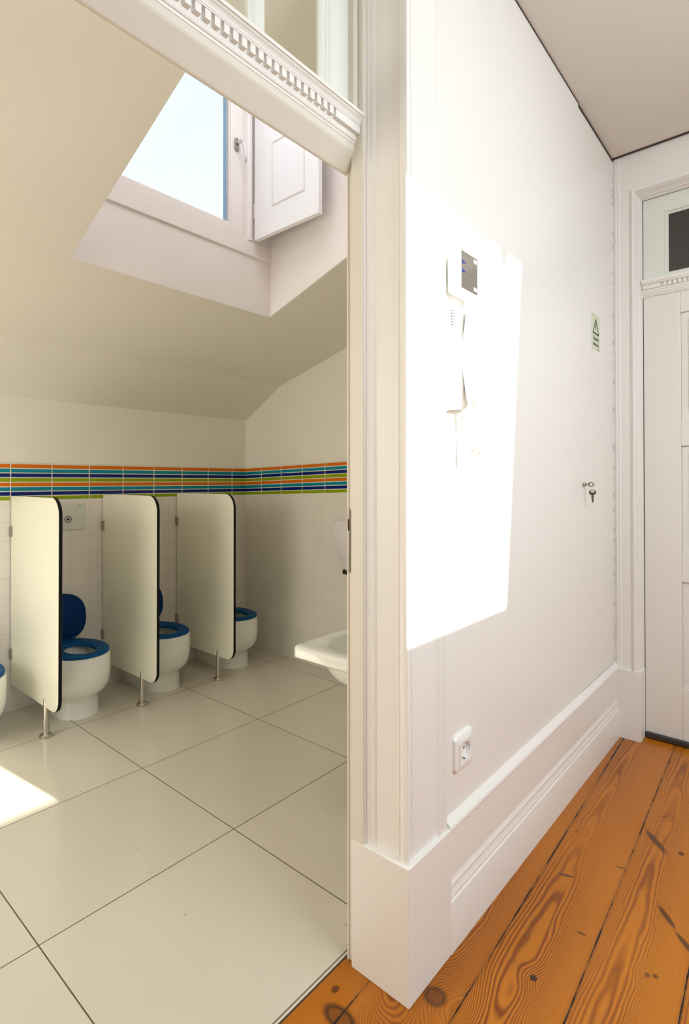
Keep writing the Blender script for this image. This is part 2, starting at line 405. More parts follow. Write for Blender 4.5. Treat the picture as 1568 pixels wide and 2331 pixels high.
# shutter
t = thing('window_shutter', (-2.212, 1.858, 2.503), 'white panelled interior shutter leaf folded open on the right of the dormer window', 'shutter')
bm = new(); box(bm, -2.212, -1.752, 1.8455, 1.871, 2.503, 3.34); obj('leaf', shift(bm, t.location), SHUT, t, bevel=.002)
def groove(bm, x0, x1, z0, z1, y, w):
    for a in ((x0, x1, z0-w, z0), (x0, x1, z1, z1+w), (x0-w, x0, z0-w, z1+w), (x1, x1+w, z0-w, z1+w)):
        box(bm, a[0], a[1], y-.0035, y+.001, a[2], a[3])
bm = new(); groove(bm, -2.066, -1.85, 2.648, 2.955, 1.8455, .009)
obj('panel_moulding', shift(bm, t.location), WINP, t, bevel=.0015)
bm = new(); box(bm, -2.222, -2.205, 1.848, 1.872, 2.62, 2.70); obj('hinge', shift(bm, t.location), WINP, t)

# ------------------------------------------------------------------ west wall (between corridor and bathroom)
bm = new(); box(bm, -.938, XW, 1.12, 2.39, 0, 2.862); struct('wall_west', bm, WHITE, label='white glossy corridor wall with the intercom')
bm = new(); box(bm, -.938, XW-.004, 2.39, 3.05, 0, 2.842); struct('wall_west', bm, WHITE)
bm = new(); box(bm, -1.05, -.938, 1.26, 2.694, 0, 2.5); struct('wall_east', bm, CREAM)
bm = new(); box(bm, -.938, XW, -2.6, -.30, 0, 2.87); struct('wall_west', bm, WHITE)
bm = new(); box(bm, -.938, -.80, -.30, 1.12, 2.52, 2.87); struct('wall_west', bm, WHITE)
# flush cupboard door with its gap
bm = new(); box(bm, XW-.006, XW-.0032, 2.3935, 2.909, .352, 2.838)
D2 = struct('door_2', bm, WHITE, label='flush white electrical cupboard door in the corridor wall')
bm = new(); box(bm, XW-.0045, XW-.0030, 2.3905, 2.3935, .352, 2.842); box(bm, XW-.0045, XW-.0028, 2.395, 2.905, .3495, .3535)
yy = 2.55
z = .37
while z < 2.83:
    l = random.uniform(.006, .03)
    if random.random() < (.9 if z < .8 else .55): box(bm, XW-.0045, XW-.0028, 2.9095, 2.9125, z, z+l)
    z += l+random.uniform(.015, .06)
struct('trim_8', bm, GAP, label='dark thin gap around the flush cupboard door')
# corridor ceiling, slightly out of level
def zc(x, y): return 2.868-.0265*max(0, (y-1.6))/1.3
bm = new()
A = [(-.95, -2.6), (.5, -2.6), (.5, 1.6), (-.95, 1.6)]; B = [(-.95, 1.6), (.5, 1.6), (.5, 3.1), (-.95, 3.1)]
for q in (A, B): poly(bm, [(a, b, zc(a, b)) for a, b in q])
bmesh.ops.remove_doubles(bm, verts=bm.verts, dist=.001)
r = bmesh.ops.extrude_face_region(bm, geom=bm.faces[:])
for v in [g for g in r['geom'] if isinstance(g, bmesh.types.BMVert)]: v.co.z += .08
struct('ceiling', bm, CORR_CEIL, label='flat warm grey corridor ceiling')
# dark gap line under the ceiling
bm = new(); prism(bm, [(XW-.002, 2.862), (XW+.0015, 2.862), (XW+.0015, 2.87), (XW-.002, 2.87)], 'y', 1.12, 1.6)
prism(bm, [(XW-.002, 2.862), (XW+.0015, 2.862), (XW+.0015, 2.87), (XW-.002, 2.87)], 'y', 1.6, 2.39, warp=lambda p: (p[0], p[1]-.016))
prism(bm, [(XW-.006, 2.841), (XW-.0015, 2.841), (XW-.0015, 2.853), (XW-.006, 2.853)], 'y', 2.39, 2.92, warp=lambda p: (p[0], p[1]-.010))
box(bm, XW, .6, 2.9, 2.906, 2.835, 2.8415)
struct('trim_7', bm, GAP, label='dark shadow gap line where walls meet the corridor ceiling')

# pilaster (corner of the opening)
pil = [(XW-.01, 1.280), (-.748, 1.280), (-.745, 1.276), (-.744, 1.270), (-.747, 1.264), (-.7495, 1.262), (-.7465, 1.257), (-.7435, 1.250), (-.7435, 1.240), (-.746, 1.234), (-.7485, 1.231), (-.750, 1.226),
       (-.750, 1.120), (-.753, 1.118), (-.752, 1.112), (-.748, 1.106), (-.7465, 1.102), (-.7465, 1.097), (-.7495, 1.0955), (-.756, 1.0950), (-.765, 1.0965), (-.770, 1.099), (-.774, 1.0975), (-.776, 1.1045),
       (-.846, 1.1045), (-.849, 1.101), (-.856, 1.0985), (-.862, 1.099), (-.867, 1.0965), (-.874, 1.0965), (-.876, 1.092), (-.876, 1.13), (XW-.01, 1.13)]
bm = new(); prism(bm, pil, 'z', .328, 2.862); struct('trim_3', bm, WHITE, label='moulded white pilaster trim at the corner of the doorway', smooth=20)
# plinth block
bm = new(); prism(bm, [(XW-.02, 1.286), (-.737, 1.286), (-.737, 1.085), (-.915, 1.085), (-.915, 1.13), (XW-.02, 1.13)], 'z', 0, .329)
struct('trim_4', bm, WHITE, bevel=.0025, label='tall white plinth block at the wall corner on the wooden floor')
# door frame post, plain
bm = new(); box(bm, -.914, -.8755, 1.0855, 1.14, .325, 2.862); box(bm, -.938, -.914, 1.099, 1.14, 0, 2.862); box(bm, -.9385, -.932, 1.096, 1.10, 0, 2.064)
struct('trim_5', bm, FRAMEP, bevel=.0015, label='painted door frame post between tile room and pilaster')
# header and cornice
bm = new(); prism(bm, [(-.938, 2.15), (-.903, 2.15), (-.903, 2.105), (-.9055, 2.1005), (-.936, 2.0625), (-.94, 2.060), (-.944, 2.060), (-.944, 2.15)], 'y', -.30, 1.10)
struct('trim_6', bm, FRAMEP, bevel=.002, label='plain painted door head below the dentil cornice')
prof = [(-.938, 2.15), (-.904, 2.122), (-.9015, 2.122), (-.9005, 2.125), (-.9015, 2.128), (-.8985, 2.1285), (-.8965, 2.132), (-.8965, 2.136), (-.895, 2.139), (-.895, 2.160), (-.8835, 2.161), (-.8835, 2.164), (-.882, 2.165),
        (-.880, 2.170), (-.8755, 2.175), (-.8735, 2.176), (-.8735, 2.179), (-.869, 2.180), (-.869, 2.188), (-.873, 2.190), (-.938, 2.196)]
bm = new(); prism(bm, prof, 'y', -.30, 1.0855)
y = .9935
box(bm, -.896, -.8845, y, 1.0855, 2.1415, 2.1605)
for i in range(50):
    yb = y-.0085-i*.0222; box(bm, -.8955, -.8845, yb-.0135, yb, 2.1415, 2.1605)
struct('trim_10', bm, WHITE, smooth=25, label='white dentil cornice over the bathroom doorway')
# transom sash above the doorway
T = bpy.data.objects.new('window_4', None); C.objects.link(T); T['kind'] = 'structure'; T['label'] = 'glazed transom with moulded glazing bars above the doorway'; T.location = (-.92, 1.0, 2.19)
def tobj(n, bm, m, **k): return obj(n, shift(bm, T.location), m, T, **k)
bm = new(); box(bm, -.935, -.890, 1.069, 1.0855, 2.19, 2.52); tobj('frame_bead', bm, FRAMEP, bevel=.003)
bm = new(); box(bm, -.935, -.909, 1.006, 1.069, 2.19, 2.52); box(bm, -.935, -.909, -.30, 1.006, 2.19, 2.214)
for a, s in ((1.006, -1),):
    prism(bm, [(-.909, a), (-.909, a-.004), (-.913, a-.010), (-.911, a-.016), (-.915, a-.022), (-.914, a-.030), (-.918, a-.038), (-.926, a-.038), (-.926, a)], 'z', 2.19, 2.52)
a = .770
prism(bm, [(-.926, a-.024), (-.916, a-.024), (-.914, a-.016), (-.911, a-.012), (-.909, a-.006), (-.909, a+.002), (-.912, a+.008), (-.911, a+.012), (-.915, a+.016), (-.914, a+.020), (-.918, a+.024), (-.926, a+.024)], 'z', 2.19, 2.52)
a = .470
prism(bm, [(-.926, a-.024), (-.916, a-.024), (-.909, a-.006), (-.909, a+.004), (-.915, a+.016), (-.918, a+.024), (-.926, a+.024)], 'z', 2.19, 2.52)
tobj('sash', bm, SASHG, smooth=25)
bm = new(); box(bm, -.924, -.921, -.30, .97, 2.20, 2.52); tobj('pane', bm, GLASS)
# skirting along the west wall
sk = [(-.757, 0), (-.737, 0), (-.737, .126), (-.739, .134), (-.742, .1365), (-.742, .145), (-.745, .151), (-.7465, .163), (-.7445, .167), (-.7445, .171), (-.748, .177), (-.752, .188), (-.752, .192), (-.744, .194), (-.744, .3185), (-.738, .322), (-.737, .327), (-.740, .334), (-.757, .349)]
bm = new(); prism(bm, sk, 'y', 1.284, 2.92, warp=lambda p: (p[0], p[1]+(.012 if p[1] > .3 else 0)))
struct('baseboard_west', bm, WHITE, smooth=20, label='tall moulded white skirting board along the corridor wall')
# strike plate of the lock
t = thing('strike_plate', (-.935, 1.0955, 1.09), 'steel lock strike plate let into the door frame edge', 'strike plate')
bm = new(); box(bm, -.9345, -.9280, 1.0945, 1.0965, 1.011, 1.176); box(bm, -.9415, -.934, 1.0945, 1.0965, 1.128, 1.160)
obj('plate', shift(bm, t.location), NICKEL, t, bevel=.0008)
bm = new(); box(bm, -.9325, -.929, 1.0935, 1.0946, 1.120, 1.150); obj('latch_hole', shift(bm, t.location), mat('dark_hole', (.04, .015, .01), .8), t)

# ------------------------------------------------------------------ north end of the corridor
YN = 2.905
bm = new(); box(bm, XW, -.660, 2.916, 3.05, 0, 2.842); box(bm, -.660, 2.3, 2.916, 3.05, 2.65, 2.842); box(bm, .42, 2.3, 2.92, 3.05, 0, 2.655)
struct('wall_north', bm, WHITE, label='white end wall around the corridor door')
# casing
mp = [(0, 3.0), (0, 2.985), (.003, 2.978), (.004, 2.958), (.008, 2.953), (.008, 2.946), (.0115, 2.938), (.013, 2.924), (.0165, 2.918), (.0165, 2.912), (.020, 2.9065), (.026, 2.905), (.028, 2.910), (.032, 2.9085), (.035, 2.9155), (.035, 3.0)]
bm = new(); A = []
for d, y in mp:
    A.append([(-.646-d, y, .33), (-.646-d, y, 2.630+d), (.50, y, 2.630+d)])
A.append(A[0]); V = [[bm.verts.new(p) for p in r] for r in A[:-1]]; V.append(V[0])
for a, b in zip(V, V[1:]):
    for i in range(2): bm.faces.new((a[i], a[i+1], b[i+1], b[i]))
struct('trim_11', bm, WHITE, label='moulded white casing framing the corridor door')
bm = new()
prism(bm, [(XW-.006, 2.93), (XW-.006, 2.913), (-.7525, 2.9125), (-.749, 2.9085), (-.744, 2.908), (-.740, 2.912), (-.737, 2.910), (-.732, 2.9095), (-.728, 2.913), (-.726, 2.9162), (-.726, 2.93)], 'z', .33, 2.842)
struct('trim_12', bm, WHITE, smooth=20, label='slim white bead in the corner beside the corridor door')
bm = new(); box(bm, XW, -.644, YN, 3.0, 0, .335); struct('trim_13', bm, WHITE, bevel=.002, label='small white plinth block beside the corridor door')
# the door
D1 = bpy.data.objects.new('door_1', None); C.objects.link(D1); D1['kind'] = 'structure'; D1['label'] = 'white panelled door with glazed transom, its pane coloured like the dark room behind, at corridor end'; D1.location = (-.64, 3.0, 0)
def dobj(n, bm, m, **k): return obj(n, shift(bm, D1.location), m, D1, **k)
bm = new()
PZ = [(.272, .772), (.905, 1.415), (1.54, 2.05)]; XP0, XP1 = -.487, -.16
box(bm, -.6440, XP0, 3.0, 3.035, .022, 2.15); box(bm, XP1, .42, 3.0, 3.035, .022, 2.15)
zs = [.022]+[v for p in PZ for v in p]+[2.15]
for i in range(0, len(zs), 2): box(bm, XP0, XP1, 3.0, 3.035, zs[i], zs[i+1])
for a, b in PZ:
    box(bm, XP0, XP1, 3.012, 3.03, a, b)
dobj('leaf', bm, DOORP, bevel=.003)
bm = new()
for a, b in PZ:
    box(bm, XP0+.03, XP1-.03, 3.006, 3.02, a+.03, b-.03)
dobj('raised_panel', bm, DOORP, bevel=.006)
bm = new(); box(bm, -.640, .42, 2.982, 3.0, .003, .030); dobj('bottom_seal', bm, SEAL, bevel=.006, seg=3, label='dark rubber draught seal along the door foot')
bm = new(); prism(bm, [(3.01, 2.146), (2.992, 2.150), (2.986, 2.158), (2.990, 2.160), (2.984, 2.166), (2.984, 2.172), (2.980, 2.175), (2.980, 2.182), (2.984, 2.184), (2.984, 2.204), (2.972, 2.205), (2.968, 2.212), (2.964, 2.214), (2.964, 2.228), (3.01, 2.232)], 'x', -.646, .42)
for i in range(46):
    xb = -.552+i*.0205; box(bm, xb, xb+.0125, 2.974, 2.986, 2.185, 2.203)
box(bm, -.640, -.565, 2.974, 2.986, 2.185, 2.203)
dobj('door_cornice', bm, WHITE, smooth=25)
bm = new(); box(bm, -.643, -.548, 3.0, 3.03, 2.228, 2.628); box(bm, -.548, .42, 3.0, 3.03, 2.228, 2.250); box(bm, -.548, .42, 3.0, 3.03, 2.548, 2.628)
prism(bm, [(-.552, 3.0), (-.549, 2.998), (-.546, 3.003), (-.541, 3.004), (-.536, 3.012), (-.536, 3.02), (-.552, 3.02)], 'z', 2.245, 2.555)
prism(bm, [(3.0, 2.247), (3.012, 2.258), (3.02, 2.258), (3.02, 2.247)], 'x', -.548, .42); prism(bm, [(3.0, 2.552), (2.999, 2.549), (3.006, 2.546), (3.012, 2.537), (3.02, 2.537), (3.02, 2.552)], 'x', -.548, .42)
dobj('transom_sash', bm, SASHG, smooth=25)
bm = new(); box(bm, -.545, .42, 3.016, 3.020, 2.25, 2.55); dobj('pane_painted_dark', bm, UNLIT_PANE, label='transom pane coloured dark like the unlit room behind it')
bm = new(); box(bm, -.66, .45, 3.04, 3.06, 0, 2.7); struct('wall_behind', bm, DARK)  # dark sheet standing in for the unlit room behind the door

# ------------------------------------------------------------------ unseen rest of the corridor: sloped roof with its roof window
def zsl(x): return 2.868-.6*(x-.5)
bm = new()
WX0, WX1, WY0, WY1 = .655, 1.65, .20, 1.986
for (a, b, c, d) in ((.5, WX0, -2.6, 3.1), (WX1, 2.3, -2.6, 3.1), (WX0, WX1, -2.6, WY0), (WX0, WX1, WY1, 3.1)):
    prism(bm, [(a, zsl(a)), (b, zsl(b)), (b, zsl(b)+.02), (a, zsl(a)+.02)], 'y', c, d)
struct('ceiling', bm, CORR_CEIL)
bm = new(); box(bm, 2.2, 2.3, -2.6, 3.1, 0, 1.88); struct('wall_east', bm, WHITE)
bm = new(); box(bm, -1.0, 2.3, -2.7, -2.6, 0, 2.9); struct('wall_south', bm, WHITE)
W2 = bpy.data.objects.new('window_2', None); C.objects.link(W2); W2['kind'] = 'structure'; W2.location = (1.15, 1.1, 2.5)
bm = new(); prism(bm, [(WX0, zsl(WX0)+.012), (WX1, zsl(WX1)+.012), (WX1, zsl(WX1)+.015), (WX0, zsl(WX0)+.015)], 'y', WY0, WY1)
obj('pane', shift(bm, W2.location), GLASS, W2)
bm = new()
for s in (-1, 1):
    prism(bm, [(WX0+.0, zsl(WX0)-.002), (WX0+.085, zsl(WX0+.085)-.002), (WX0+.085, zsl(WX0+.085)+.008), (WX0, zsl(WX0)+.008)], 'y', 1.845, 1.845+.012, warp=lambda p: p)
vv = [( .0, 1.825, 1.885), (.03, 1.842, 1.868), (.085, 1.835, 1.847), (.085, 1.863, 1.875)]
bm.free(); bm = new()
def q(dx, y): return (WX0+dx, y, zsl(WX0+dx)-.003)
for pts in ([q(-.005, 1.815), q(-.005, 1.885), q(.035, 1.866), q(.035, 1.838)], [q(.035, 1.838), q(.035, 1.853), q(.09, 1.836), q(.085, 1.828)], [q(.035, 1.851), q(.035, 1.866), q(.085, 1.876), q(.09, 1.868)]):
    f = poly(bm, pts)
r = bmesh.ops.extrude_face_region(bm, geom=bm.faces[:])
for v in [g for g in r['geom'] if isinstance(g, bmesh.types.BMVert)]: v.co.z += .006
obj('window_catch', shift(bm, W2.location), NICKEL, W2)

# ------------------------------------------------------------------ toilets
def ring_plan(w, xf, a, xb, z, cx0, n=14):
    """D-shaped plan outline in local coords (origin at wall, toilet centre), front towards +x"""
    pts = []
    xc = xf-a
    for i in range(n+1):
        t = -math.pi/2+math.pi*i/n; pts.append((xc+a*math.cos(t), w*math.sin(t), z))
    pts.append(((xc+xb)/2, w, z)); pts.append((xb, w, z)); pts.append((xb, 0, z)); pts.append((xb, -w, z)); pts.append(((xc+xb)/2, -w, z))
    return pts
def make_toilet(label, y):
    t = thing('child_toilet', (-3.329, y, 0), label, 'toilet', 'low child toilets with blue seats')
    X = 3.329
    secs = [(.111, .404, .124, 0), (.107, .398, .117, .02), (.105, .396, .115, .07), (.104, .394, .114, .092), (.110, .402, .12, .103), (.126, .425, .13, .120), (.140, .448, .142, .142), (.148, .462, .15, .17), (.151, .469, .154, .205), (.152, .472, .156, .25), (.150, .470, .155, .320), (.147, .467, .152, .330)]
    bm = new(); rings = [ring_plan(w, xf, a, 0, z, 0) for w, xf, a, z in secs]
    # inner bowl
    rings += [ring_plan(.108, .425, .115, .17, .330, 0), ring_plan(.100, .41, .11, .18, .27, 0), ring_plan(.06, .36, .06, .22, .17, 0), ring_plan(.03, .32, .03, .25, .15, 0)]
    loft(bm, rings); obj('bowl', bm, CERAM, t, smooth=50)
    # seat: ring with hole
    bm = new()
    def seat_out(s, z):
        return [(.265+(.205+s)*math.cos(a)*(1 if math.cos(a) > 0 else .93), (.150+s)*math.copysign(abs(math.sin(a))**.85, math.sin(a)), z) for a in [2*math.pi*i/48 for i in range(48)]]
    def seat_in(s, z):
        return [(.305+(.112+s)*math.cos(a), (.072+s*.8)*math.sin(a), z) for a in [2*math.pi*i/48 for i in range(48)]]
    rr = [seat_out(-.002, .3305), seat_out(.002, .335), seat_out(0, .344), seat_out(-.008, .348), seat_in(.012, .348), seat_in(.002, .344), seat_in(0, .3305)]
    R = [[bm.verts.new(p) for p in r] for r in rr]; R.append(R[0])
    for a, b in zip(R, R[1:]):
        for i in range(48): bm.faces.new((a[i], a[(i+1) % 48], b[(i+1) % 48], b[i]))
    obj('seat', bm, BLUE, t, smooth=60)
    # lid leaning on the wall
    bm = new(); n = 40
    def lid(s, off):
        pts = []
        for i in range(n):
            a = 2*math.pi*i/n; ca, sa = math.cos(a), math.sin(a)
            e1, e2 = (.85, .8) if sa > 0 else (.62, .75)
            yy = (.147+s)*math.copysign(abs(ca)**e1, ca); h = .132+(.134+s)*math.copysign(abs(sa)**e2, sa)
            if sa < 0: yy *= 1-.06*abs(sa)
            pts.append((.075-h*.20+off, yy, .346+h*.955))
        return pts
    loft(bm, [lid(-.006, -.006), lid(0, -.003), lid(0, .005), lid(-.006, .009)])
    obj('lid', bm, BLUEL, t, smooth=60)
    for s in (-1, 1):
        bm = new(); cyl(bm, (.078, s*.06, .340), (.078, s*.06, .358), .012, 12); obj('hinge', bm, BLUE, t, smooth=40)
    return t
def copy_tree(o, loc, label):
    c = o.copy(); C.objects.link(c); c.location = loc; c['label'] = label
    for ch in o.children:
        d = ch.copy(); C.objects.link(d); d.parent = c
        for g in ch.children:
            e = g.copy(); C.objects.link(e); e.parent = d
    return c
t0 = make_toilet('white child toilet with blue seat, its whole raised blue lid showing between partitions', 1.309)
copy_tree(t0, (-3.329, 1.811, 0), 'white child toilet with blue seat, its raised lid half hidden behind the middle partition')
copy_tree(t0, (-3.329, 2.346, 0), 'white child toilet with blue seat nearest the corner, beyond the last partition')
copy_tree(t0, (-3.329, .798, 0), 'white child toilet cut by the left edge, before the nearest partition')
# flush plates
def make_plate(label, y):
    t = thing('flush_plate', (-3.329, y, 1.043), label, 'flush plate', 'dual flush plates on the tiled wall')
    bm = new(); box(bm, 0, .010, -.141, .141, -.078, .078); obj('plate', bm, PLATE, t, bevel=.003)
    for yy in (.047, -.012):
        bm = new(); cyl(bm, (.009, yy, -.015), (.0115, yy, -.015), .021 if yy > 0 else .026, 32); b = obj('flush_button', bm, PLATE, t, smooth=30)
        bm = new(); rr = .018 if yy > 0 else .024; tube(bm, [(.0118, yy+rr*math.cos(a), -.015+rr*math.sin(a)) for a in [2*math.pi*i/32 for i in range(33)]], .0022 if yy > 0 else .0008, 6); obj('ring', bm, BLACK, b)
        bm = new(); cyl(bm, (.0125, yy, -.015), (.0135, yy, -.015), .008, 24); obj('centre_dot', bm, BLACK, b)
    bm = new(); box(bm, .010, .0105, .110, .122, .060, .064); obj('mark', bm, BLACK, t)
    return t
p0 = make_plate('grey flush plate with round buttons above the toilet with the fully visible lid', 1.322)
copy_tree(p0, (-3.329, 1.828, 1.043), 'grey flush plate mostly hidden behind the middle partition')

# ------------------------------------------------------------------ partitions
def make_partition(y, label):
    t = thing('toilet_partition', (-3.329, y, 0), label, 'partition', 'cream partitions between the toilets')
    x1, z0, z1, r, rb = .630, .150, 1.172, .085, .068
    def outl(d):
        p = [(.008, z0+d), ]
        for i in range(13):
            a = -math.pi/2+math.pi/2*i/12; p.append((x1-rb+(rb-d)*math.cos(a), z0+rb+(rb-d)*math.sin(a)))
        for i in range(13):
            a = math.pi/2*i/12; p.append((x1-r+(r-d)*math.cos(a), z1-r+(r-d)*math.sin(a)))
        p.append((.008, z1-d)); return p
    bm = new(); prism(bm, outl(.0012), 'y', -.0005, .0170); obj('panel', bm, PANEL, t, smooth=30)
    bm = new(); prism(bm, outl(0), 'y', .0008, .0164); obj('black_edge', bm, BLACKE, t, smooth=30, label='black edge band of the panel')
    for z in (.978, .314):
        bm = new(); box(bm, 0, .028, -.008, .025, z-.028, z+.028); obj('wall_bracket', bm, NICKEL, t, bevel=.0015)
    bm = new(); cyl(bm, (.468, .008, .012), (.468, .008, .095), .0155); cyl(bm, (.468, .008, .095), (.468, .008, .180), .0125); sphere(bm, (.468, .008, .180), .0125, .0125, .012)
    f = obj('foot_post', bm, STEEL, t, smooth=40)
    bm = new(); loft(bm, [[(.468+rr*math.cos(a), .008+rr*math.sin(a), zz) for a in [2*math.pi*i/28 for i in range(28)]] for rr, zz in ((.030, .0015), (.031, .005), (.030, .012), (.024, .017))])
    obj('base', bm, STEEL, f, smooth=30)
    return t
q0 = make_partition(1.072, 'tall cream toilet partition nearest the camera, black rounded edge')
copy_tree(q0, (-3.329, 1.577, 0), 'middle cream toilet partition between the two visible lids')
copy_tree(q0, (-3.329, 2.090, 0), 'farthest cream toilet partition, nearest the room corner')

# ------------------------------------------------------------------ wash basin
t = thing('wash_basin', (-1.05, 1.8, .6), 'white ceramic wash basin cut off by the door frame', 'wash basin')
def rrect(x0, x1, y0, y1, r, z, n=6):
    pts = []
    for cx, cy, a0 in ((x1-r, y1-r, 0), (x0+r, y1-r, 90), (x0+r, y0+r, 180), (x1-r, y0+r, 270)):
        for i in range(n+1):
            a = math.radians(a0+90*i/n); pts.append((cx+r*math.cos(a), cy+r*math.sin(a), z))
    return pts
def ell(cx, cy, a, b, z, n=28):
    # ordered like rrect: starts at +x and goes counter-clockwise
    def sg(v): return math.copysign(abs(v)**.58, v)
    return [(cx+a*sg(math.cos(2*math.pi*(i+.5)/n)), cy+b*sg(math.sin(2*math.pi*(i+.5)/n)), z) for i in range(n)]
x0, x1, y0, y1 = -1.583, -1.05, 1.512, 2.10
cx, cy = -1.315, 1.795
rings = [ell(cx, cy, .03, .03, .425), ell(cx, cy, .10, .10, .428), ell(cx, cy, .145, .155, .440), ell(cx, cy, .178, .19, .462), ell(cx, cy, .203, .217, .495), ell(cx, cy, .215, .230, .525), ell(cx, cy, .22, .235, .549),
         rrect(x0+.01, x1, y0+.01, y1-.01, .02, .549), rrect(x0, x1, y0, y1, .025, .557), rrect(x0, x1, y0, y1, .025, .588), rrect(x0+.004, x1, y0+.004, y1-.004, .023, .597), rrect(x0+.012, x1, y0+.012, y1-.012, .02, .601),
         ell(cx, cy, .215, .222, .599), ell(cx, cy, .207, .214, .594), ell(cx, cy, .203, .212, .575), ell(cx, cy, .192, .205, .51), ell(cx, cy, .165, .175, .468), ell(cx, cy, .10, .10, .450), ell(cx, cy, .03, .03, .448)]
bm = new(); loft(bm, rings); obj('basin', shift(bm, t.location), CERAM, t, smooth=50)
bm = new(); cyl(bm, (cx, cy, .447), (cx, cy, .452), .025); obj('drain', shift(bm, t.location), CHROME, t)
bm = new(); cyl(bm, (cx, cy, .36), (cx, cy, .437), .018); tube(bm, [(cx, cy, .37), (cx, cy, .34), (cx+.03, cy, .32), (cx+.265, cy, .32)], .016, 12); obj('trap_pipe', shift(bm, t.location), CHROME, t, smooth=50)
# paper towel dispenser
t = thing('towel_dispenser', (-2.16, 2.69, .85), 'rounded lilac white towel dispenser hung on the tiled wall beside the door frame', 'dispenser')
def dsp(d, y):
    pts = []; w, zt, zb = .150-d, 1.012-d, .684+d
    for cxx, cz, a0, r in ((w-.02, zt-.02, 0, .02), (-w+.02, zt-.02, 90, .02), (-w+.135, zb+.200, 180, .135), (w-.135, zb+.200, 270, .135)):
        for i in range(9):
            a = math.radians(a0+90*i/8); pts.append((-2.16+cxx+r*math.cos(a), y, cz+(r*math.sin(a)*(1 if a0 < 180 else 1.48))))
    return pts
bm = new(); loft(bm, [dsp(0, 2.69), dsp(0, 2.60), dsp(.004, 2.575), dsp(.015, 2.563)]); obj('cover', shift(bm, t.location), DISP, t, smooth=40)
bm = new(); box(bm, -2.245, -2.075, 2.575, 2.64, .670, .700); obj('outlet_slot', shift(bm, t.location), BLACK, t, bevel=.008)

# ------------------------------------------------------------------ corridor wall fittings
# video monitor
t = thing('intercom_monitor', (XW, 1.352, 1.815), 'white square intercom monitor with grey screen in the sunlight', 'intercom monitor')
bm = new(); box(bm, XW, XW+.010, 1.325, 1.415, 1.765, 1.865); obj('wall_plate', shift(bm, t.location), PLAST, t, bevel=.003)
bm = new(); box(bm, XW+.010, XW+.040, 1.284, 1.402, 1.752, 1.876); obj('housing', shift(bm, t.location), PLAST, t, bevel=.008, seg=4)
bm = new(); box(bm, XW+.039, XW+.0415, 1.307, 1.3985, 1.768, 1.869); s = obj('screen', shift(bm, t.location), SCREEN, t, bevel=.001)
for z_ in (1.857, 1.780):
    bm = new(); box(bm, XW+.0412, XW+.0422, 1.376, 1.392, z_-.005, z_+.005); obj('screen_button', shift(bm, t.location), PLAST, s, bevel=.0008)
bm = new()
for z_ in (1.838, 1.814): prism(bm, [(1.310, z_-.006), (1.332, z_), (1.310, z_+.006)], 'x', XW+.0412, XW+.0419)
obj('blue_reflection', shift(bm, t.location), mat('blue_reflection', (.006, .018, .09), .3), s)  # blue reflection on the screen, painted as small triangles
# handset
t = thing('intercom_handset', (XW, 1.335, 1.58), 'white wall handset with coiled cord below the intercom monitor', 'intercom phone')
bm = new(); pr = []
for i in range(9):
    a = math.pi*i/8; pr.append((XW+.030*math.sin(a)**.6 if 0 < i < 8 else XW, 1.342-.052*math.cos(a)))
R = []
for z_, s in ((1.452, .80), (1.447, .5)): pass
zs2 = [1.446, 1.452, 1.46, 1.60, 1.70, 1.715, 1.722]; ss = [.75, .92, 1, 1, 1, .9, .7]
bm = new(); loft(bm, [[(XW+(x-XW)*s_, 1.342+(y_-1.342)*(1 if i_ > 2 else .97), z_+(.006*(y_-1.342)/.05 if i_ < 3 else 0)) for x, y_ in pr] for i_, (z_, s_) in enumerate(zip(zs2, ss))])
obj('cradle', shift(bm, t.location), PLAST, t, smooth=40)
bm = new()
for i in range(6):
    for j in range(2): cyl(bm, (XW+.018+.004*j, 1.2925+.006*j, 1.705-.0075*i), (XW+.024+.004*j, 1.2895+.004*j, 1.705-.0075*i), .0013, 6)
obj('speaker_slots', shift(bm, t.location), GAP, t)
# curved receiver
bm = new(); rings = []
for i in range(25):
    u = i/24; z_ = 1.722-u*.262
    off = .044+.010*math.cos(u*2*math.pi)           # arched away at the ends
    th = .012+.009*abs(2*u-1)**3; hw = .021+.003*abs(2*u-1)**2
    xx = XW+off-.004
    e_ = 1-.55*(abs(2*u-1)**14)
    rings.append([(xx+th*e_*math.cos(a), 1.352+hw*e_*math.sin(a), z_) for a in [2*math.pi*k/20 for k in range(20)]])
loft(bm, rings); obj('receiver', shift(bm, t.location), PLAST, t, smooth='all')
# coiled cord
path = []
ctrl = [(-.735, 1.345, 1.447), (-.738, 1.350, 1.43), (-.736, 1.352, 1.40), (-.728, 1.354, 1.36), (-.715, 1.357, 1.335), (-.702, 1.360, 1.325), (-.692, 1.360, 1.332), (-.688, 1.360, 1.355), (-.692, 1.358, 1.39), (-.700, 1.356, 1.43), (-.708, 1.354, 1.463)]
def crm(p, t):
    n = len(p)-1; k = min(int(t*n), n-1); f = t*n-k
    a, b, c, d = (Vector(p[max(0, min(n, k+j))]) for j in (-1, 0, 1, 2))
    return .5*((2*b)+(c-a)*f+(2*a-5*b+4*c-d)*f*f+(3*b-a-3*c+d)*f*f*f)
N = 1000; pts = []
for i in range(N+1):
    u = i/N; p = crm(ctrl, u); d = (crm(ctrl, min(1, u+.01))-crm(ctrl, max(0, u-.01))).normalized()
    a = Vector((0, 1, 0)); a = (a-d*a.dot(d)).normalized(); b = d.cross(a)
    rad = .0048*min(1, u*12+.05, (1-u)*12+.05)
    ph = u*2*math.pi*62; pts.append(p+(a*math.cos(ph)+b*math.sin(ph))*rad)
bm = new(); tube(bm, pts, .0016, 5); obj('coiled_cord', shift(bm, t.location), CORD, t, smooth='all', label='cream coiled cord')
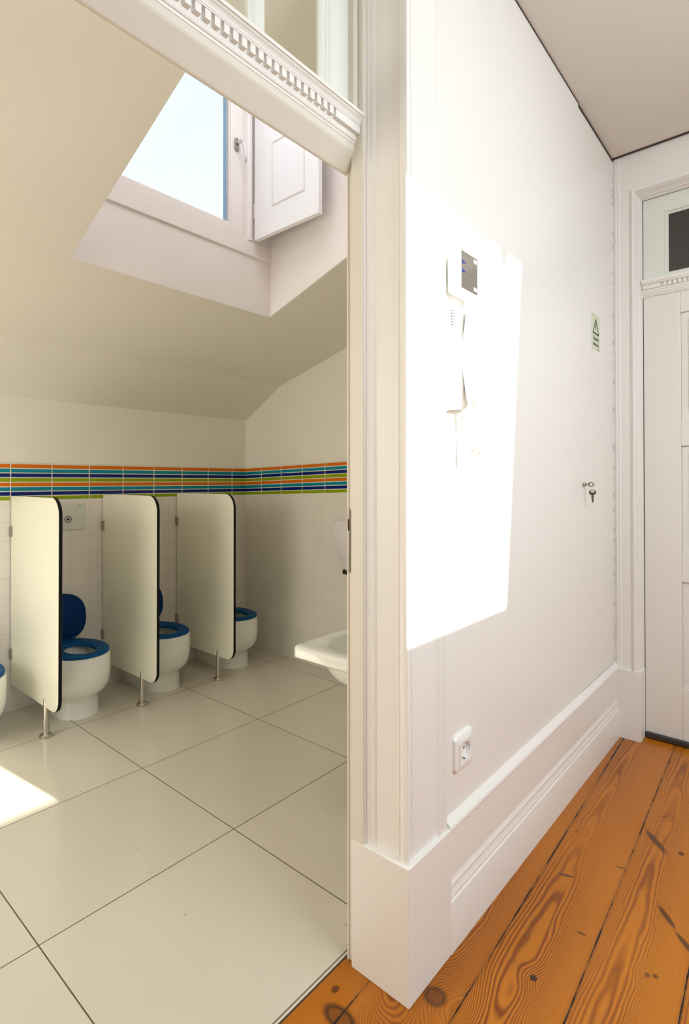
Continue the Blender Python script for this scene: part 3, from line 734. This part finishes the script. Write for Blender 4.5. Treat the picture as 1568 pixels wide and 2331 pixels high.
# slim cover plate lower on the wall
t = thing('cover_plate', (XW, 1.346, 1.04), 'slim white vertical cover plate on the sunlit wall', 'cover plate')
bm = new(); box(bm, XW, XW+.006, 1.326, 1.366, .920, 1.168); obj('plate', shift(bm, t.location), PLAST, t, bevel=.0015)
bm = new(); box(bm, XW+.006, XW+.0068, 1.334, 1.358, .93, 1.158); obj('inset', shift(bm, t.location), PLAST, t)
# wall socket
t = thing('wall_socket', (XW, 1.376, .50), 'white square wall socket low on the corridor wall', 'socket')
ys0, ys1, zs0, zs1 = 1.326, 1.427, .451, .552
cyc, czc = (ys0+ys1)/2, (zs0+zs1)/2
def circ(r, x): return [(x, cyc+r*math.cos(a), czc+r*math.sin(a)) for a in [2*math.pi*(i+.5)/32 for i in range(32)]]
def sq(h, x):
    out = []
    for i in range(32):
        a = 2*math.pi*(i+.5)/32; c_, s_ = math.cos(a), math.sin(a); k_ = h/max(abs(c_), abs(s_)); out.append((x, cyc+c_*k_, czc+s_*k_))
    return out
bm = new(); loft(bm, [sq(.0505, XW), sq(.0505, XW+.005), sq(.048, XW+.009), sq(.042, XW+.0115), sq(.0362, XW+.0125), sq(.0355, XW+.0115), sq(.0355, XW)], cap0=False, cap1=False); obj('frame', shift(bm, t.location), PLAST, t, smooth=25)
bm = new(); loft(bm, [sq(.0350, XW), sq(.0350, XW+.013), sq(.034, XW+.0142), circ(.0265, XW+.0145), circ(.0252, XW+.0138), circ(.0242, XW+.0008)], cap0=False)
ins = obj('insert', shift(bm, t.location), PLAST, t, smooth=30)
bm = new(); cyl(bm, (XW+.0006, cyc-.0115, czc), (XW+.0013, cyc-.0115, czc), .0035, 12); obj('pin_hole', shift(bm, t.location), BLACK, ins)
bm = new(); cyl(bm, (XW+.0006, cyc+.0115, czc), (XW+.0013, cyc+.0115, czc), .0035, 12); obj('pin_hole', shift(bm, t.location), BLACK, ins)
for s_ in (-1, 1):
    bm = new(); box(bm, XW+.001, XW+.011, cyc-.004, cyc+.004, czc+s_*.0235-.0015, czc+s_*.0235+.0015); obj('earth_clip', shift(bm, t.location), NICKEL, ins)
# warning sign
XS = XW-.0032
t = thing('warning_sign', (XS, 2.627, 1.93), 'small pale green electrical warning sign with black triangle', 'sign')
bm = new(); box(bm, XS, XS+.002, 2.570, 2.684, 1.846, 2.006)
obj('plate', shift(bm, t.location), SIGNM, t)
bm = new()
tri = [(2.581, 1.915), (2.627, 1.992), (2.673, 1.915)]; c0 = Vector((2.627, 1.941))
inn = [c0+(Vector(p)-c0)*.74 for p in tri]
for i in range(3):
    a, b = tri[i], tri[(i+1) % 3]; c_, d_ = inn[(i+1) % 3], inn[i]
    prism(bm, [a, b, tuple(c_), tuple(d_)], 'x', XS+.0019, XS+.0026)
prism(bm, [(2.624, 1.968), (2.631, 1.968), (2.629, 1.950), (2.635, 1.950), (2.625, 1.926), (2.627, 1.943), (2.621, 1.943)], 'x', XS+.0019, XS+.0026)
obj('warning_triangle', shift(bm, t.location), INK, t)
def text(s, y, z, size, name):
    c = bpy.data.curves.new(name, 'FONT'); c.body = s; c.size = size; c.align_x = 'CENTER'; c.extrude = .0003; c.materials.append(INK)
    o = bpy.data.objects.new(name, c); C.objects.link(o); o.parent = t
    o.rotation_euler = (math.pi/2, 0, math.pi/2); o.location = Vector((XS+.0024, y, z))-Vector(t.location)
    bpy.context.view_layer.update(); me = bpy.data.meshes.new_from_object(o); q = bpy.data.objects.new(name, me); C.objects.link(q)
    q.parent = t; q.rotation_euler = o.rotation_euler; q.location = o.location; bpy.data.objects.remove(o)
text('Quadro', 2.627, 1.888, .026, 'sign_text'); text('eléctrico', 2.627, 1.862, .024, 'sign_text')
bm = new(); box(bm, XS+.0019, XS+.0024, 2.655, 2.672, 1.850, 1.854); obj('small_mark', shift(bm, t.location), INK, t)
# cupboard lock with keys
t = thing('lock_cylinder', (XS, 2.445, 1.235), 'small nickel lock cylinder in the flush cupboard door', 'lock')
bm = new(); cyl(bm, (XS, 2.445, 1.235), (XS+.010, 2.445, 1.235), .0125, 24, .0105); obj('rosette', shift(bm, t.location), CHROME, t, smooth=30, bevel=.001)
bm = new(); cyl(bm, (XS+.010, 2.445, 1.235), (XS+.012, 2.445, 1.235), .007, 16); obj('plug', shift(bm, t.location), NICKEL, t)
t = thing('key_bunch', (XS+.012, 2.445, 1.235), 'two steel keys, one in the lock and one hanging', 'keys')
def keyhead(bm, x, y, z, r, ax):
    # flat bow with a hole; ax 'xz' plane
    n = 24
    o = [(x+r*math.cos(2*math.pi*i/n), z+r*.9*math.sin(2*math.pi*i/n)) for i in range(n)]
    i_ = [(x+r*.15+r*.42*math.cos(2*math.pi*i/n), z+r*.6*math.sin(2*math.pi*i/n)) for i in range(n)]
    V = [[bm.verts.new((p[0], yy, p[1])) for p in q_] for q_ in (o, i_) for yy in (y-.0011, y+.0011)]
    for a, b in ((0, 1), (1, 3), (3, 2), (2, 0)):
        for k in range(n): bm.faces.new((V[a][k], V[a][(k+1) % n], V[b][(k+1) % n], V[b][k]))
bm = new(); box(bm, XS+.011, XS+.022, 2.4438, 2.4462, 1.232, 1.238); keyhead(bm, XS+.032, 2.445, 1.235, .0125, 'xz')
obj('key', shift(bm, t.location), NICKEL, t)
bm = new(); tube(bm, [(XS+.038+.007*math.cos(a), 2.445+.003*math.sin(a), 1.222+.0115*math.sin(a)) for a in [2*math.pi*i/24 for i in range(25)]], .0008, 6); obj('key_ring', shift(bm, t.location), CHROME, t)
bm = new(); n = 24
kx, kz = XS+.038, 1.2015
o_ = [(kx+.0145*math.cos(2*math.pi*i/n)*(1 if math.sin(2*math.pi*i/n) > 0 else 1), kz+.0125*math.sin(2*math.pi*i/n)) for i in range(n)]
i2 = [(kx+.008*math.cos(2*math.pi*i/n), kz+.0045+.0045*math.sin(2*math.pi*i/n)) for i in range(n)]
V = [[bm.verts.new((p[0], yy, p[1])) for p in q_] for q_ in (o_, i2) for yy in (2.444, 2.4465)]
for a, b in ((0, 1), (1, 3), (3, 2), (2, 0)):
    for k in range(n): bm.faces.new((V[a][k], V[a][(k+1) % n], V[b][(k+1) % n], V[b][k]))
prism(bm, [(kx-.0045, 1.190), (kx+.0045, 1.190), (kx+.0045, 1.162), (kx+.002, 1.158), (kx-.002, 1.160), (kx-.003, 1.165), (kx-.0015, 1.169), (kx-.0035, 1.174), (kx-.0045, 1.18)], 'y', 2.4442, 2.4462)
obj('key', shift(bm, t.location), mat('dark_nickel', (.16, .12, .10), .35, .8), t)
